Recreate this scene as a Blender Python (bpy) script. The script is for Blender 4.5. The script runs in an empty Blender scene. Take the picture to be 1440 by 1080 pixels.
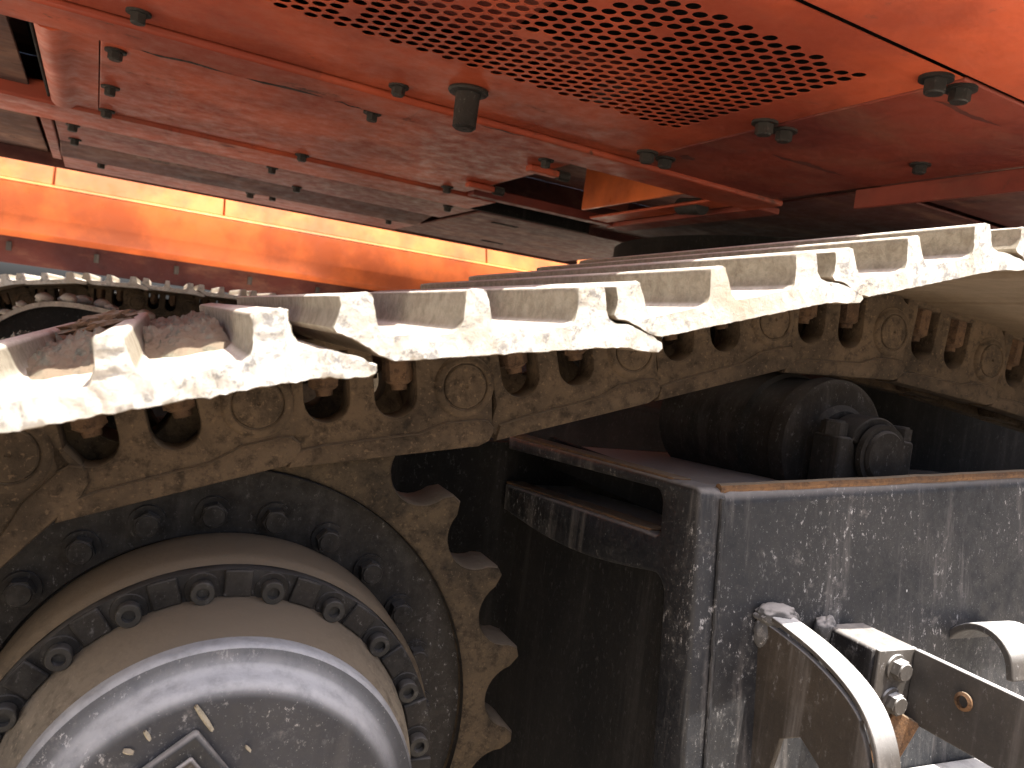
import bpy, bmesh, math, random
from mathutils import Matrix, Vector, noise as mnoise
R = math.radians
random.seed(7)
scene = bpy.context.scene
COL = scene.collection
ZO = 1.04                      # lens height above the ground; everything below is measured from the lens height

# ------------------------------------------------------------------ camera
cam = bpy.data.cameras.new('camera'); cam_o = bpy.data.objects.new('camera', cam); COL.objects.link(cam_o)
cam.sensor_width = 36.0; cam.lens = 36.0 * 1100 / 1440; cam.clip_end = 4000; cam.clip_start = 0.02
right = Vector((0.90557092, -0.40490337, 0.12646963)); down = Vector((0.09401054, -0.09916001, -0.99062067)); fwd = Vector((0.41364638, 0.90896675, -0.05173124))
m = Matrix((right, -down, -fwd)).transposed().to_4x4(); m.translation = (0, 0, ZO)
cam_o.matrix_world = m
scene.camera = cam_o
cam.dof.use_dof = True; cam.dof.focus_distance = 0.85; cam.dof.aperture_fstop = 12

# ------------------------------------------------------------------ sky, sun, exposure
SUN = Vector((0.13, -0.262, 0.956)).normalized()      # towards the sun
w = bpy.data.worlds.new('World'); scene.world = w; w.use_nodes = True
nt = w.node_tree; nt.nodes.clear()
sky = nt.nodes.new('ShaderNodeTexSky'); sky.sky_type = 'NISHITA'; sky.sun_disc = False
sky.sun_elevation = math.asin(SUN.z); sky.sun_rotation = math.atan2(SUN.x, SUN.y)
sky.dust_density = 5.0; sky.air_density = 0.7; sky.ozone_density = 0.6
bg = nt.nodes.new('ShaderNodeBackground'); bg.inputs[1].default_value = 0.145
out = nt.nodes.new('ShaderNodeOutputWorld'); nt.links.new(sky.outputs[0], bg.inputs[0]); nt.links.new(bg.outputs[0], out.inputs[0])
sl = bpy.data.lights.new('sun', 'SUN'); sl.energy = 5.0; sl.angle = R(0.5); sl.color = (1.0, 0.95, 0.87)
so = bpy.data.objects.new('sun', sl); COL.objects.link(so); so.rotation_euler = (-SUN).to_track_quat('-Z', 'Y').to_euler()
so.location = (0, -3, 6)
vs = scene.view_settings; vs.view_transform = 'Standard'; vs.look = 'None'; vs.gamma = 1.0; vs.use_curve_mapping = False
vs.exposure = 1.2
scene.render.engine = 'CYCLES'
scene.cycles.max_bounces = 7; scene.cycles.diffuse_bounces = 5; scene.cycles.glossy_bounces = 2

# ------------------------------------------------------------------ materials
class NT:
    def __init__(s, name):
        s.m = bpy.data.materials.new(name); s.m.use_nodes = True; s.t = s.m.node_tree; s.t.nodes.clear()
        s.o = s.n('ShaderNodeOutputMaterial'); s.b = s.n('ShaderNodeBsdfPrincipled'); s.l(s.b.outputs[0], s.o.inputs[0])
        s.g = s.n('ShaderNodeNewGeometry'); s.pos = s.g.outputs['Position']
    def n(s, t): return s.t.nodes.new(t)
    def l(s, a, b): s.t.links.new(a, b)
    def noise(s, scale, detail=6, rough=.6, stretch=None, dist=0):
        v = s.pos
        if stretch:
            mp = s.n('ShaderNodeMapping'); mp.inputs['Scale'].default_value = stretch; s.l(v, mp.inputs[0]); v = mp.outputs[0]
        x = s.n('ShaderNodeTexNoise'); x.inputs['Scale'].default_value = scale; x.inputs['Detail'].default_value = detail
        x.inputs['Roughness'].default_value = rough; x.inputs['Distortion'].default_value = dist; s.l(v, x.inputs['Vector']); return x.outputs[0]
    def voro(s, scale, feature='F1', stretch=None):
        v = s.pos
        if stretch:
            mp = s.n('ShaderNodeMapping'); mp.inputs['Scale'].default_value = stretch; s.l(v, mp.inputs[0]); v = mp.outputs[0]
        x = s.n('ShaderNodeTexVoronoi'); x.feature = feature; x.inputs['Scale'].default_value = scale; s.l(v, x.inputs['Vector']); return x.outputs[0]
    def ramp(s, f, a, b, lo=0., hi=1.):
        x = s.n('ShaderNodeMapRange'); x.interpolation_type = 'SMOOTHSTEP'
        x.inputs[1].default_value = a; x.inputs[2].default_value = b; x.inputs[3].default_value = lo; x.inputs[4].default_value = hi
        s.l(f, x.inputs[0]); return x.outputs[0]
    def math(s, op, a, b=None):
        x = s.n('ShaderNodeMath'); x.operation = op
        for i, v in enumerate((a, b)):
            if v is None: continue
            if isinstance(v, (int, float)): x.inputs[i].default_value = v
            else: s.l(v, x.inputs[i])
        return x.outputs[0]
    def mix(s, f, a, b):
        x = s.n('ShaderNodeMix'); x.data_type = 'RGBA'
        for sk, v in ((x.inputs[0], f), (x.inputs[6], a), (x.inputs[7], b)):
            if isinstance(v, (int, float)): sk.default_value = v
            elif isinstance(v, tuple): sk.default_value = (*v, 1)
            else: s.l(v, sk)
        return x.outputs[2]
    def up(s, lo=.35, hi=.95):
        x = s.n('ShaderNodeSeparateXYZ'); s.l(s.g.outputs['Normal'], x.inputs[0]); return s.ramp(x.outputs[2], lo, hi)
    def bump(s, h, strength=.4, dist=.003, prev=None):
        x = s.n('ShaderNodeBump'); x.inputs['Strength'].default_value = strength; x.inputs['Distance'].default_value = dist; s.l(h, x.inputs['Height'])
        if prev is not None: s.l(prev, x.inputs['Normal'])
        return x.outputs[0]
    def done(s, col, rough=.7, nrm=None, metal=0., spec=.5):
        for sk, v in ((s.b.inputs['Base Color'], col), (s.b.inputs['Roughness'], rough), (s.b.inputs['Metallic'], metal), (s.b.inputs['Specular IOR Level'], spec)):
            if isinstance(v, (int, float)): sk.default_value = v
            elif isinstance(v, tuple): sk.default_value = (*v, 1)
            else: s.l(v, sk)
        if nrm is not None: s.l(nrm, s.b.inputs['Normal'])
        return s.m
M = {}
def mk_shoe():
    t = NT('worn_shoe_steel')
    sep = t.n('ShaderNodeSeparateXYZ'); t.l(t.g.outputs['Normal'], sep.inputs[0])
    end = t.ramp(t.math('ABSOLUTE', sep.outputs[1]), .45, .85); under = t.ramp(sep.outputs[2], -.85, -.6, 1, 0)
    n1 = t.noise(30, 8, .7); n2 = t.noise(190, 6, .75, dist=.3); n3 = t.noise(85, 9, .8, dist=.35); n4 = t.noise(9, 4, .5); n5 = t.noise(330, 5, .7)
    pale = t.mix(t.ramp(n1, .36, .66), (.74, .71, .65), (.52, .47, .39))
    pale = t.mix(t.ramp(n4, .54, .70, 0, .6), pale, (.50, .40, .29))
    wear = t.math('MULTIPLY', t.ramp(n3, .515, .585), t.ramp(n4, .68, .42, .15, 1))
    e = t.mix(t.math('MULTIPLY', wear, .62), pale, t.mix(t.ramp(n2, .4, .6), (.16, .165, .185), (.075, .07, .07)))
    e = t.mix(t.ramp(n2, .60, .70, 0, .5), e, (.14, .12, .095)); e = t.mix(t.ramp(n5, .63, .70, 0, .7), e, (.70, .67, .62))
    side = t.mix(t.ramp(n3, .38, .64), (.34, .305, .235), (.22, .19, .14)); side = t.mix(t.ramp(n2, .60, .70, 0, .6), side, (.11, .09, .065))
    c = t.mix(end, side, e)
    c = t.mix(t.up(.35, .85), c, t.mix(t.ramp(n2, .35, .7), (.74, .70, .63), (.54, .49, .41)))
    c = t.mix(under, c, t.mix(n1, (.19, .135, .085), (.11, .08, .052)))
    b = t.bump(n3, .8, .003); b = t.bump(n2, .6, .0014, b)
    return t.done(c, t.ramp(n1, .3, .7, .55, .85), b, spec=.35)
def mk_dust(name, a, b_, dark, s=1., rough=.9, bump=.6):
    t = NT(name)
    n1 = t.noise(16 * s, 8, .65); n2 = t.noise(110 * s, 7, .7); n3 = t.noise(260 * s, 4, .6)
    c = t.mix(t.ramp(n1, .35, .68), a, b_)
    c = t.mix(t.ramp(n2, .46, .70, 0, .75), c, dark)
    n4 = t.noise(42 * s, 9, .8, dist=.4); c = t.mix(t.ramp(n4, .52, .66, 0, .55), c, dark); c = t.mix(t.ramp(n3, .58, .68, 0, .45), c, (a[0] * 1.7, a[1] * 1.65, a[2] * 1.6))
    c = t.mix(t.ramp(t.voro(230 * s), .0, .13, .55, 0), c, (min(1, a[0] * 1.9), min(1, a[1] * 1.9), min(1, a[2] * 1.9)))
    c = t.mix(t.up(.4, 1.), c, (.27, .21, .15))
    bb = t.bump(n4, bump, .003); bb = t.bump(n2, bump, .0016, bb); bb = t.bump(n3, bump, .0008, bb)
    return t.done(c, rough, bb, spec=.2)
def mk_black(name, base=(.030, .031, .036), fleck=.9, streak=1., rough=.42, dusty=.8, film=.0, up0=.30, up1=.85, dustc=(.42, .39, .37)):
    t = NT(name)
    n1 = t.noise(7, 6, .6); n2 = t.noise(60, 8, .75); st = t.noise(26, 7, .7, stretch=(1, 1, .06)); n3 = t.noise(220, 6, .7)
    c = t.mix(t.ramp(n1, .3, .7), base, (base[0] * 1.8 + .006, base[1] * 1.7 + .005, base[2] * 1.55 + .004))
    c = t.mix(t.ramp(st, .50, .74, 0, .55 * streak), c, (.30, .27, .25))
    c = t.mix(t.math('MULTIPLY', t.ramp(n2, .52, .74), t.ramp(n1, .42, .62, film, .55 * fleck)), c, (.36, .33, .30))
    fl = t.math('MULTIPLY', t.ramp(t.voro(70, stretch=(1, 1, .62)), .03, .10, 1, 0), t.ramp(n2, .54, .64))
    c = t.mix(t.math('MULTIPLY', fl, fleck), c, (.62, .60, .58))
    n5 = t.noise(170, 5, .78, stretch=(1, 1, .55)); n6 = t.noise(420, 4, .7)
    c = t.mix(t.math('MULTIPLY', t.ramp(n5, .58, .66), t.ramp(n1, .44, .62, .08, .95 * fleck)), c, (.46, .44, .43))
    c = t.mix(t.math('MULTIPLY', t.ramp(n6, .63, .70), .5 * fleck), c, (.38, .37, .36))
    c = t.mix(t.ramp(t.noise(5.5, 5, .6, stretch=(1, 1, .10)), .54, .66, 0, .55 * min(1, streak)), c, (base[0] * .45, base[1] * .45, base[2] * .45))
    u = t.math('MULTIPLY', t.up(up0, up1), t.ramp(n2, .2, .6, .55, 1.))
    c = t.mix(t.math('MULTIPLY', u, dusty), c, dustc)
    b = t.bump(n3, .35, .0008); b = t.bump(n2, .45, .0016, b)
    return t.done(c, t.ramp(n2, .35, .7, rough, rough + .35), b, spec=.4)
def mk_orange(name, base, dirt=.5, grime=.6, rough=.42, chips=.4):
    t = NT(name)
    n1 = t.noise(3.2, 6, .6); n2 = t.noise(24, 8, .7); n3 = t.noise(120, 6, .7); sm = t.noise(9, 7, .65, stretch=(.35, 1, 1))
    dk = (base[0] * .46, base[1] * .44, base[2] * .62)
    c = t.mix(t.ramp(n1, .36, .64, 0, .8), base, dk)
    dr = t.noise(11, 6, .7, stretch=(1, .12, 1)); c = t.mix(t.math('MULTIPLY', t.ramp(dr, .58, .72), grime * .7), c, (base[0] * .25, base[1] * .28, base[2] * .4))
    c = t.mix(t.math('MULTIPLY', t.ramp(sm, .46, .70), dirt * .75), c, (.26, .125, .08))
    c = t.mix(t.math('MULTIPLY', t.ramp(n2, .60, .72), grime), c, (.10, .045, .03))
    c = t.mix(t.math('MULTIPLY', t.math('MULTIPLY', t.ramp(sm, .62, .70), t.ramp(n2, .44, .60)), grime), c, (.045, .03, .028))
    c = t.mix(t.math('MULTIPLY', t.ramp(t.voro(60), .03, .10, 1, 0), t.math('MULTIPLY', t.ramp(n2, .58, .66), chips)), c, (.04, .03, .03))
    b = t.bump(n2, .12, .002); b = t.bump(n3, .12, .0006, b)
    return t.done(c, t.math('ADD', t.ramp(n2, .3, .7, rough - .08, rough + .22), 0.0), b, spec=.35)
M['shoe'] = mk_shoe()
M['link'] = mk_dust('dusty_link_steel', (.104, .072, .046), (.044, .032, .022), (.014, .0105, .0075), .8)
M['link_red'] = mk_dust('rusty_bolt_steel', (.115, .068, .040), (.065, .040, .026), (.022, .014, .010), 1.4)
M['tooth'] = mk_dust('dusty_sprocket_steel', (.098, .070, .043), (.042, .032, .022), (.016, .013, .010), 1.0, bump=1.)
M['hub'] = mk_dust('dusty_hub_paint', (.145, .108, .070), (.080, .060, .041), (.035, .028, .021), .7, .85, .35)
M['neck'] = mk_dust('dusty_lit_neck_paint', (.26, .215, .16), (.15, .125, .095), (.05, .042, .034), .7, .85, .3)  # hub tone made lighter: dust, plus the light on the neck in the colour
M['black'] = mk_black('black_frame_paint', base=(.010, .0095, .0105), fleck=.6, streak=.8)
M['plate'] = mk_black('black_plate_paint', base=(.012, .0128, .0155), fleck=1., streak=.9, rough=.42)
M['cover'] = mk_black('black_cover_paint', base=(.017, .019, .026), fleck=1.0, streak=.15, rough=.34, dusty=1., film=.03, up0=.06, up1=.9, dustc=(.62, .61, .62))
M['disc'] = mk_black('black_disc_paint', base=(.008, .0065, .0055), fleck=.3, streak=.1, rough=.65, dusty=.2)
M['dark'] = mk_black('dark_shaft_paint', base=(.0075, .0058, .0046), fleck=.22, streak=.2, rough=.85, dusty=.15)
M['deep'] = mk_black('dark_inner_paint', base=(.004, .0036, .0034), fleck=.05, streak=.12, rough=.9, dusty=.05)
M['rust'] = mk_dust('rusty_edge', (.22, .12, .06), (.12, .075, .05), (.06, .04, .03), 1.5)
M['orange'] = mk_orange('orange_belly_paint', (.58, .112, .046), .16, .55)
M['orange_strip'] = mk_orange('scraped_orange_paint', (.52, .098, .042), .25, 1., .45, .8)
M['orange_dirty'] = mk_orange('grimy_orange_paint', (.27, .055, .033), .55, .75, .5)
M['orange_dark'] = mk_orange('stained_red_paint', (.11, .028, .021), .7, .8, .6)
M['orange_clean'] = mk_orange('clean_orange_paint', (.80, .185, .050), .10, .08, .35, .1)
M['orange_sunlit'] = mk_orange('sunlit_orange_paint', (.82, .25, .065), .06, .05, .35, .1)  # same orange paint as seen in sun, the light put into its colour
M['mottled'] = mk_orange('mottled_brown_plate', (.13, .06, .04), .9, 1., .8)
M['bolt'] = mk_black('black_bolt_steel', base=(.013, .012, .011), fleck=.15, streak=0, rough=.5, dusty=.2)
M['galv'] = mk_black('bare_bracket_steel', base=(.042, .038, .035), fleck=.4, streak=.7, rough=.6, dusty=1., dustc=(.66, .65, .64))
M['strap'] = mk_black('dusty_strap_paint', base=(.030, .024, .019), fleck=.3, streak=.8, rough=.5, dusty=1.)
M['dirt'] = mk_dust('dry_dirt', (.30, .295, .225), (.20, .195, .145), (.10, .095, .07), 1.1, 1., 1.)
M['stone'] = mk_dust('pale_stone', (.48, .42, .34), (.36, .31, .25), (.2, .17, .14), .4, 1., .6)
M['wood'] = mk_dust('straw_wood', (.50, .44, .33), (.38, .33, .25), (.2, .17, .12), 1.5, .8, .5)
M['weld'] = mk_black('weld_bead_paint', base=(.045, .045, .047), fleck=.8, streak=0, rough=.6, dusty=1., film=.15)
def mk_ground():
    t = NT('dry_yard_ground')
    n1 = t.noise(.7, 7, .6); n2 = t.noise(14, 8, .7)
    c = t.mix(t.ramp(n1, .3, .7), (.40, .345, .27), (.30, .255, .20)); c = t.mix(t.ramp(n2, .5, .75), c, (.22, .19, .155))
    return t.done(c, .95, t.bump(n2, .6, .02), spec=.1)
M['ground'] = mk_ground()

# ------------------------------------------------------------------ mesh helpers
def shade(me, ang=35):
    for p in me.polygons: p.use_smooth = True
    me.set_sharp_from_angle(angle=R(ang))
def link_obj(name, me, mat, parent=None, loc=None):
    if not me.materials: me.materials.append(M[mat] if isinstance(mat, str) else mat)
    o = bpy.data.objects.new(name, me); COL.objects.link(o)
    if parent is not None: o.parent = parent
    if loc is not None: o.location = loc
    return o
def thing(name, label, cat, loc=(0, 0, 0), rot=(0, 0, 0), group=None):
    o = bpy.data.objects.new(name, None); COL.objects.link(o); o.empty_display_size = .05
    o.location = (loc[0], loc[1], loc[2] + ZO); o.rotation_euler = rot
    o['label'] = label; o['category'] = cat
    if group: o['group'] = group
    return o
def tag(o, label, cat, group=None):
    o['label'] = label; o['category'] = cat
    if group: o['group'] = group
    return o
class MB:
    def __init__(s): s.v = []; s.f = []
    def add(s, v, f):
        k = len(s.v); s.v += [tuple(p) for p in v]; s.f += [tuple(i + k for i in q) for q in f]; return s
    def box(s, x0, x1, y0, y1, z0, z1):
        v = [(x, y, z) for z in (z0, z1) for y in (y0, y1) for x in (x0, x1)]
        return s.add(v, [(0, 2, 3, 1), (4, 5, 7, 6), (0, 1, 5, 4), (2, 6, 7, 3), (0, 4, 6, 2), (1, 3, 7, 5)])
    def hexa(s, v): return s.add(v, [(0, 2, 3, 1), (4, 5, 7, 6), (0, 1, 5, 4), (2, 6, 7, 3), (0, 4, 6, 2), (1, 3, 7, 5)])
    def cyl(s, c, ax, r0, r1, h, n=24, rot=0):
        ax = Vector(ax).normalized(); a = ax.orthogonal().normalized(); b = ax.cross(a); c = Vector(c)
        v = []
        for k, r in ((0, r0), (h, r1)):
            for i in range(n):
                t = 2 * math.pi * i / n + rot; v.append(c + ax * k + (a * math.cos(t) + b * math.sin(t)) * r)
        f = [(i, (i + 1) % n, n + (i + 1) % n, n + i) for i in range(n)]
        f += [tuple(range(n))[::-1], tuple(range(n, 2 * n))]
        return s.add(v, f)
    def lathe(s, prof, n=96, a0=0., a1=2 * math.pi, closed=False):
        # profile of (radius, y), turned about the y axis
        v = []; f = []; k = len(prof); full = abs(a1 - a0 - 2 * math.pi) < 1e-6; m_ = n if full else n + 1
        for i in range(m_):
            t = a0 + (a1 - a0) * i / n
            for r, y in prof: v.append((r * math.cos(t), y, r * math.sin(t)))
        for i in range(n):
            j = (i + 1) % m_
            for q in range(k - 1 if not closed else k):
                q2 = (q + 1) % k; f.append((i * k + q, i * k + q2, j * k + q2, j * k + q))
        return s.add(v, f)
    def prism(s, poly, y0, y1):
        n = len(poly); v = [(x, y0, z) for x, z in poly] + [(x, y1, z) for x, z in poly]
        f = [(i, (i + 1) % n, n + (i + 1) % n, n + i) for i in range(n)] + [tuple(range(n))[::-1], tuple(range(n, 2 * n))]
        return s.add(v, f)
    def me(s, name, smooth=35, recalc=True):
        me = bpy.data.meshes.new(name); me.from_pydata(s.v, [], s.f); me.update()
        if recalc:
            bm = bmesh.new(); bm.from_mesh(me); bmesh.ops.recalc_face_normals(bm, faces=bm.faces); bm.to_mesh(me); bm.free()
        if smooth: shade(me, smooth)
        return me
    def build(s, name, mat, parent=None, loc=None, bevel=0, seg=2, smooth=35):
        o = link_obj(name, s.me(name, smooth), mat, parent, loc)
        if bevel: add_bevel(o, bevel, seg)
        return o
def add_bevel(o, wd, seg=2):
    b = o.modifiers.new('bevel', 'BEVEL'); b.width = wd; b.segments = seg; b.limit_method = 'ANGLE'; b.angle_limit = R(35); b.harden_normals = False
def cut_plate(name, outlines, y0, y1, bevel=.002, smooth=40):
    """plate in the x-z plane with holes, between y0 and y1, edges rounded"""
    cu = bpy.data.curves.new(name, 'CURVE'); cu.dimensions = '2D'; cu.fill_mode = 'BOTH'
    cu.extrude = max((y1 - y0) / 2 - bevel, 1e-4); cu.bevel_depth = bevel; cu.bevel_resolution = 1; cu.offset = -bevel
    for ol in outlines:
        sp = cu.splines.new('POLY'); sp.points.add(len(ol) - 1); sp.use_cyclic_u = True
        for p, q in zip(sp.points, ol): p.co = (q[0], q[1], 0, 1)
    o = bpy.data.objects.new(name, cu); COL.objects.link(o)
    dg = bpy.context.evaluated_depsgraph_get(); me = bpy.data.meshes.new_from_object(o.evaluated_get(dg))
    bpy.data.objects.remove(o); bpy.data.curves.remove(cu)
    ym = (y0 + y1) / 2
    for v in me.vertices: x, y, z = v.co; v.co = (x, ym - z, y)
    bm = bmesh.new(); bm.from_mesh(me); bmesh.ops.remove_doubles(bm, verts=bm.verts, dist=1e-5); bmesh.ops.recalc_face_normals(bm, faces=bm.faces); bm.to_mesh(me); bm.free()
    me.name = name; shade(me, smooth); return me
def arc(cx, cz, r, a0, a1, n): return [(cx + r * math.cos(R(a0 + (a1 - a0) * i / n)), cz + r * math.sin(R(a0 + (a1 - a0) * i / n))) for i in range(n + 1)]
def rrect(x0, x1, z0, z1, r, n=6):
    return arc(x1 - r, z1 - r, r, 0, 90, n) + arc(x0 + r, z1 - r, r, 90, 180, n) + arc(x0 + r, z0 + r, r, 180, 270, n) + arc(x1 - r, z0 + r, r, 270, 360, n)
def hexhead(mb, c, ax, r, h, rot=0, washer=0., cap=True):
    if washer: mb.cyl(c, ax, washer, washer, h * .22, 20)
    c2 = Vector(c) + Vector(ax).normalized() * (h * .2 if washer else 0)
    mb.cyl(c2, ax, r, r, h * .8, 6, rot); mb.cyl(c2 + Vector(ax).normalized() * h * .8, ax, r * .86, r * .78, h * .12, 12, rot)
    return mb
def tube(pts, r, n=10):
    mb = MB(); v = []; f = []; P = [Vector(p) for p in pts]
    for i, p in enumerate(P):
        d = (P[min(i + 1, len(P) - 1)] - P[max(i - 1, 0)]).normalized(); a = d.cross(Vector((0, 0, 1)))
        a = a.normalized() if a.length > 1e-3 else d.orthogonal().normalized(); b = d.cross(a)
        for k in range(n):
            t = 2 * math.pi * k / n; v.append(p + (a * math.cos(t) + b * math.sin(t)) * r)
    for i in range(len(P) - 1):
        for k in range(n): f.append((i * n + k, i * n + (k + 1) % n, (i + 1) * n + (k + 1) % n, (i + 1) * n + k))
    f += [tuple(range(n))[::-1], tuple(range((len(P) - 1) * n, len(P) * n))]
    return mb.add(v, f)
def lump(r, sx=1., sy=1., sz=1., seed=0, amp=.35, sub=3, freq=1.5):
    bm = bmesh.new(); bmesh.ops.create_icosphere(bm, subdivisions=sub, radius=r); off = Vector((seed * 7.3, seed * 3.1, seed))
    for v in bm.verts:
        d = v.co.normalized(); k = 1 + amp * mnoise.noise(d * freq + off) + amp * .5 * mnoise.noise(d * freq * 3.1 + off)
        v.co = Vector((d.x * sx, d.y * sy, d.z * sz)) * r * k
    me = bpy.data.meshes.new('lump'); bm.to_mesh(me); bm.free(); shade(me, 50); return me

# ================================================================== GROUND
gs = 1500
g = MB(); g.add([(-gs, -gs, 0), (gs, -gs, 0), (gs, gs, 0), (-gs, gs, 0)], [(0, 1, 2, 3)])
go = g.build('ground', 'ground', smooth=0); go['kind'] = 'structure'

# ================================================================== UPPER STRUCTURE (slewed 4 degrees against the tracks)
H = .42
up = thing('upper_structure', 'orange underside of the slewing body above the tracks', 'machine body', (0, 0, H), (0, 0, R(4)))
# local coordinates: x along, y inwards, z = 0 at the belly plane
def pan(name, x0, x1, y0, y1, z0, z1, mat='orange', bevel=.0025, label=None, parent=up):
    o = MB().box(x0, x1, y0, y1, z0, z1).build(name, mat, parent, bevel=bevel)
    if label: o['label'] = label
    return o
def belly_bolt(parent, x, y, z=0., r=.012, ws=.018, h=.016):
    hexhead(MB(), (x, y, z), (0, 0, -1), r, h, random.random(), ws).build('bolt', 'bolt', parent)
# perforated panel : every hole is cut through
def perforated(x0, x1, y0, y1, hx, hy, th):
    mb = MB(); dx = .0210; dy = .0238; hr = .0098; N = 12
    ncol = int(round((hx[1] - hx[0]) / dx)); nrow = int(round((hy[1] - hy[0]) / dy))
    X0 = hx[1] - ncol * dx; Y0 = hy[0]; Y1 = Y0 + (nrow + .5) * dy
    def quad(a, b, c, d): # sheet rectangle, both faces
        mb.add([(a, c, 0), (b, c, 0), (b, d, 0), (a, d, 0)], [(0, 3, 2, 1)])
        mb.add([(a, c, th), (b, c, th), (b, d, th), (a, d, th)], [(0, 1, 2, 3)])
    for i in range(ncol):
        a = X0 + i * dx; b = a + dx; off = (i % 2) * .5 * dy
        if off: quad(a, b, Y0, Y0 + off)
        else: quad(a, b, Y1 - .5 * dy, Y1)
        for j in range(nrow):
            c = Y0 + off + j * dy; d = c + dy
            if mnoise.noise(Vector((i * .31, j * .31, 3.3))) > .44 and random.random() < .5: quad(a, b, c, d); continue
            cx = (a + b) / 2; cy = (c + d) / 2
            cor = [(b, cy), (b, d), (cx, d), (a, d), (a, cy), (a, c), (cx, c), (b, c)]
            ring = [(cx + hr * math.cos(2 * math.pi * k / 16), cy + hr * math.sin(2 * math.pi * k / 16)) for k in range(16)]
            v = [(x, y, 0) for x, y in ring] + [(x, y, 0) for x, y in cor] + [(x, y, th) for x, y in ring]
            f = []
            for k in range(8):
                p, q, r_ = 2 * k, (2 * k + 1) % 16, (2 * k + 2) % 16; o0, o1 = 16 + k, 16 + (k + 1) % 8
                f += [(p, q, o0), (q, o1, o0), (q, r_, o1)]
            f += [(k, 24 + k, 24 + (k + 1) % 16, (k + 1) % 16) for k in range(16)]
            mb.add(v, f)
    quad(x0, X0, y0, y1); quad(hx[1], x1, y0, y1); quad(X0, hx[1], y0, Y0); quad(X0, hx[1], Y1, y1)
    mb.add([(x0, y0, 0), (x1, y0, 0), (x1, y1, 0), (x0, y1, 0), (x0, y0, th), (x1, y0, th), (x1, y1, th), (x0, y1, th)], [(0, 1, 5, 4), (1, 2, 6, 5), (2, 3, 7, 6), (3, 0, 4, 7)])
    return mb
pp = link_obj('perforated_panel', perforated(-.90, .974, .668, 1.388, (-.30, .892), (.745, 1.145), .0014).me('perforated_panel', 30, recalc=False), 'orange', up)
pp['label'] = 'perforated orange guard plate with staggered round holes'
for x, y in ((.432, 1.346), (.950, .690), (.955, .997), (.958, 1.318), (.02, 1.346)): belly_bolt(pp, x, y, 0, .015 if x > .9 else .012, .022 if x > .9 else .018, .02 if x > .9 else .016)
# something pale and dusty lies inside, above the holes
pan('radiator_core', -.28, .50, .88, 1.08, .035, .045, 'orange_dirty')
pan('radiator_frame', -.90, 1.40, .66, 1.39, .16, .17, 'deep'); pan('radiator_frame', -.30, .9, 1.12, 1.16, .05, .07, 'orange_dark')
pan('duct_wall', -.90, 1.40, .655, .66, .004, .16, 'deep'); pan('duct_wall', .975, .977, .668, 1.39, .006, .16, 'deep')
pr_ = pan('belly_panel', .978, 1.40, .668, 1.50, -.001, .005, 'orange_dirty', label='stained red belly panel beside the perforated guard')
for x, y in ((1.001, .688), (1.005, 1.0), (1.008, 1.322)): belly_bolt(pr_, x, y, -.001, .014, .021, .018)
belly_bolt(pr_, 1.30, .95, -.001, .012, .018)
# near skirt, a little lower with a dark gap
sk = MB().hexa([(-.9, .465, .002), (1.9, .465, .002), (-.9, .652, -.006), (1.9, .652, -.006), (-.9, .465, .010), (1.9, .465, .010), (-.9, .652, .002), (1.9, .652, .002)]).build('skirt_panel', 'orange', up, bevel=.003)
sk['label'] = 'bright orange skirt panel at the outer edge'
pan('skirt_flange', -.9, 1.9, .646, .652, .003, .05, 'orange_dark')
# folded beam strip B-C
pan('cross_strip', -.90, 1.43, 1.393, 1.512, -.012, .003, 'orange_strip', .005)
def scrape(x0, x1, y, wd, seed, z):
    v = []; n_ = 22
    for k in range(n_ + 1):
        t_ = k / n_; x = x0 + (x1 - x0) * t_; h_ = wd * math.sin(math.pi * min(1, t_ * 1.02)) ** .6 * (.55 + .9 * abs(mnoise.noise(Vector((t_ * 7, seed, 0))))); c_ = y + .012 * mnoise.noise(Vector((t_ * 2.5, seed, 4)))
        v += [(x, c_ - h_, z), (x, c_ + h_ * .7, z)]
    return MB().add(v, [(2 * k, 2 * k + 1, 2 * k + 3, 2 * k + 2) for k in range(n_)])
strip_o = [o for o in up.children if o.name.startswith('cross_strip')][0]
for a_ in ((.03, .17, 1.500, .010, 1.2), (.20, .34, 1.498, .012, 3.4), (.36, .42, 1.503, .006, 7.1), (.62, .72, 1.40, .005, 9.9)): scrape(*a_, -.0124).build('scrape', 'bolt', strip_o, smooth=0)
for a_ in ((1.02, 1.18, .74, .008, 2.2), (1.10, 1.30, 1.12, .012, 4.4), (1.01, 1.05, 1.28, .02, 6.6), (1.25, 1.38, .70, .006, 8.8)): scrape(*a_, -.0014).build('scrape', 'orange_dark', pr_, smooth=0)
pan('strip_web', -.90, 1.43, 1.500, 1.510, .0035, .09, 'orange_dark')
# large rectangular cover
q = pan('belly_panel', -.030, .918, 1.530, 2.128, -.002, .004, 'orange', label='large rectangular belly cover with bolts along its edges')
for x, y in ((-.006, 1.580), (-.010, 1.864), (-.014, 2.108), (.449, 1.546), (.441, 2.112), (.86, 1.56), (.85, 2.10)): belly_bolt(q, x, y, -.002)
# pressed post left of the cover
post = MB().prism([(-.128, .006), (-.126, -.004), (-.116, -.012), (-.100, -.014), (-.086, -.010), (-.076, -.004), (-.032, -.003), (-.032, .004), (-.078, .004), (-.10, .0)], 1.516, 2.135).build('pressed_post', 'orange', up)
pan('slot_wall', -.136, -.130, 1.516, 2.135, .004, .12, 'deep')
pan('recessed_plate', -.90, -.172, 1.516, 2.135, .02, .026, 'mottled')
pan('slot_wall', -.172, -.136, 1.516, 2.135, .10, .11, 'deep')
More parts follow.
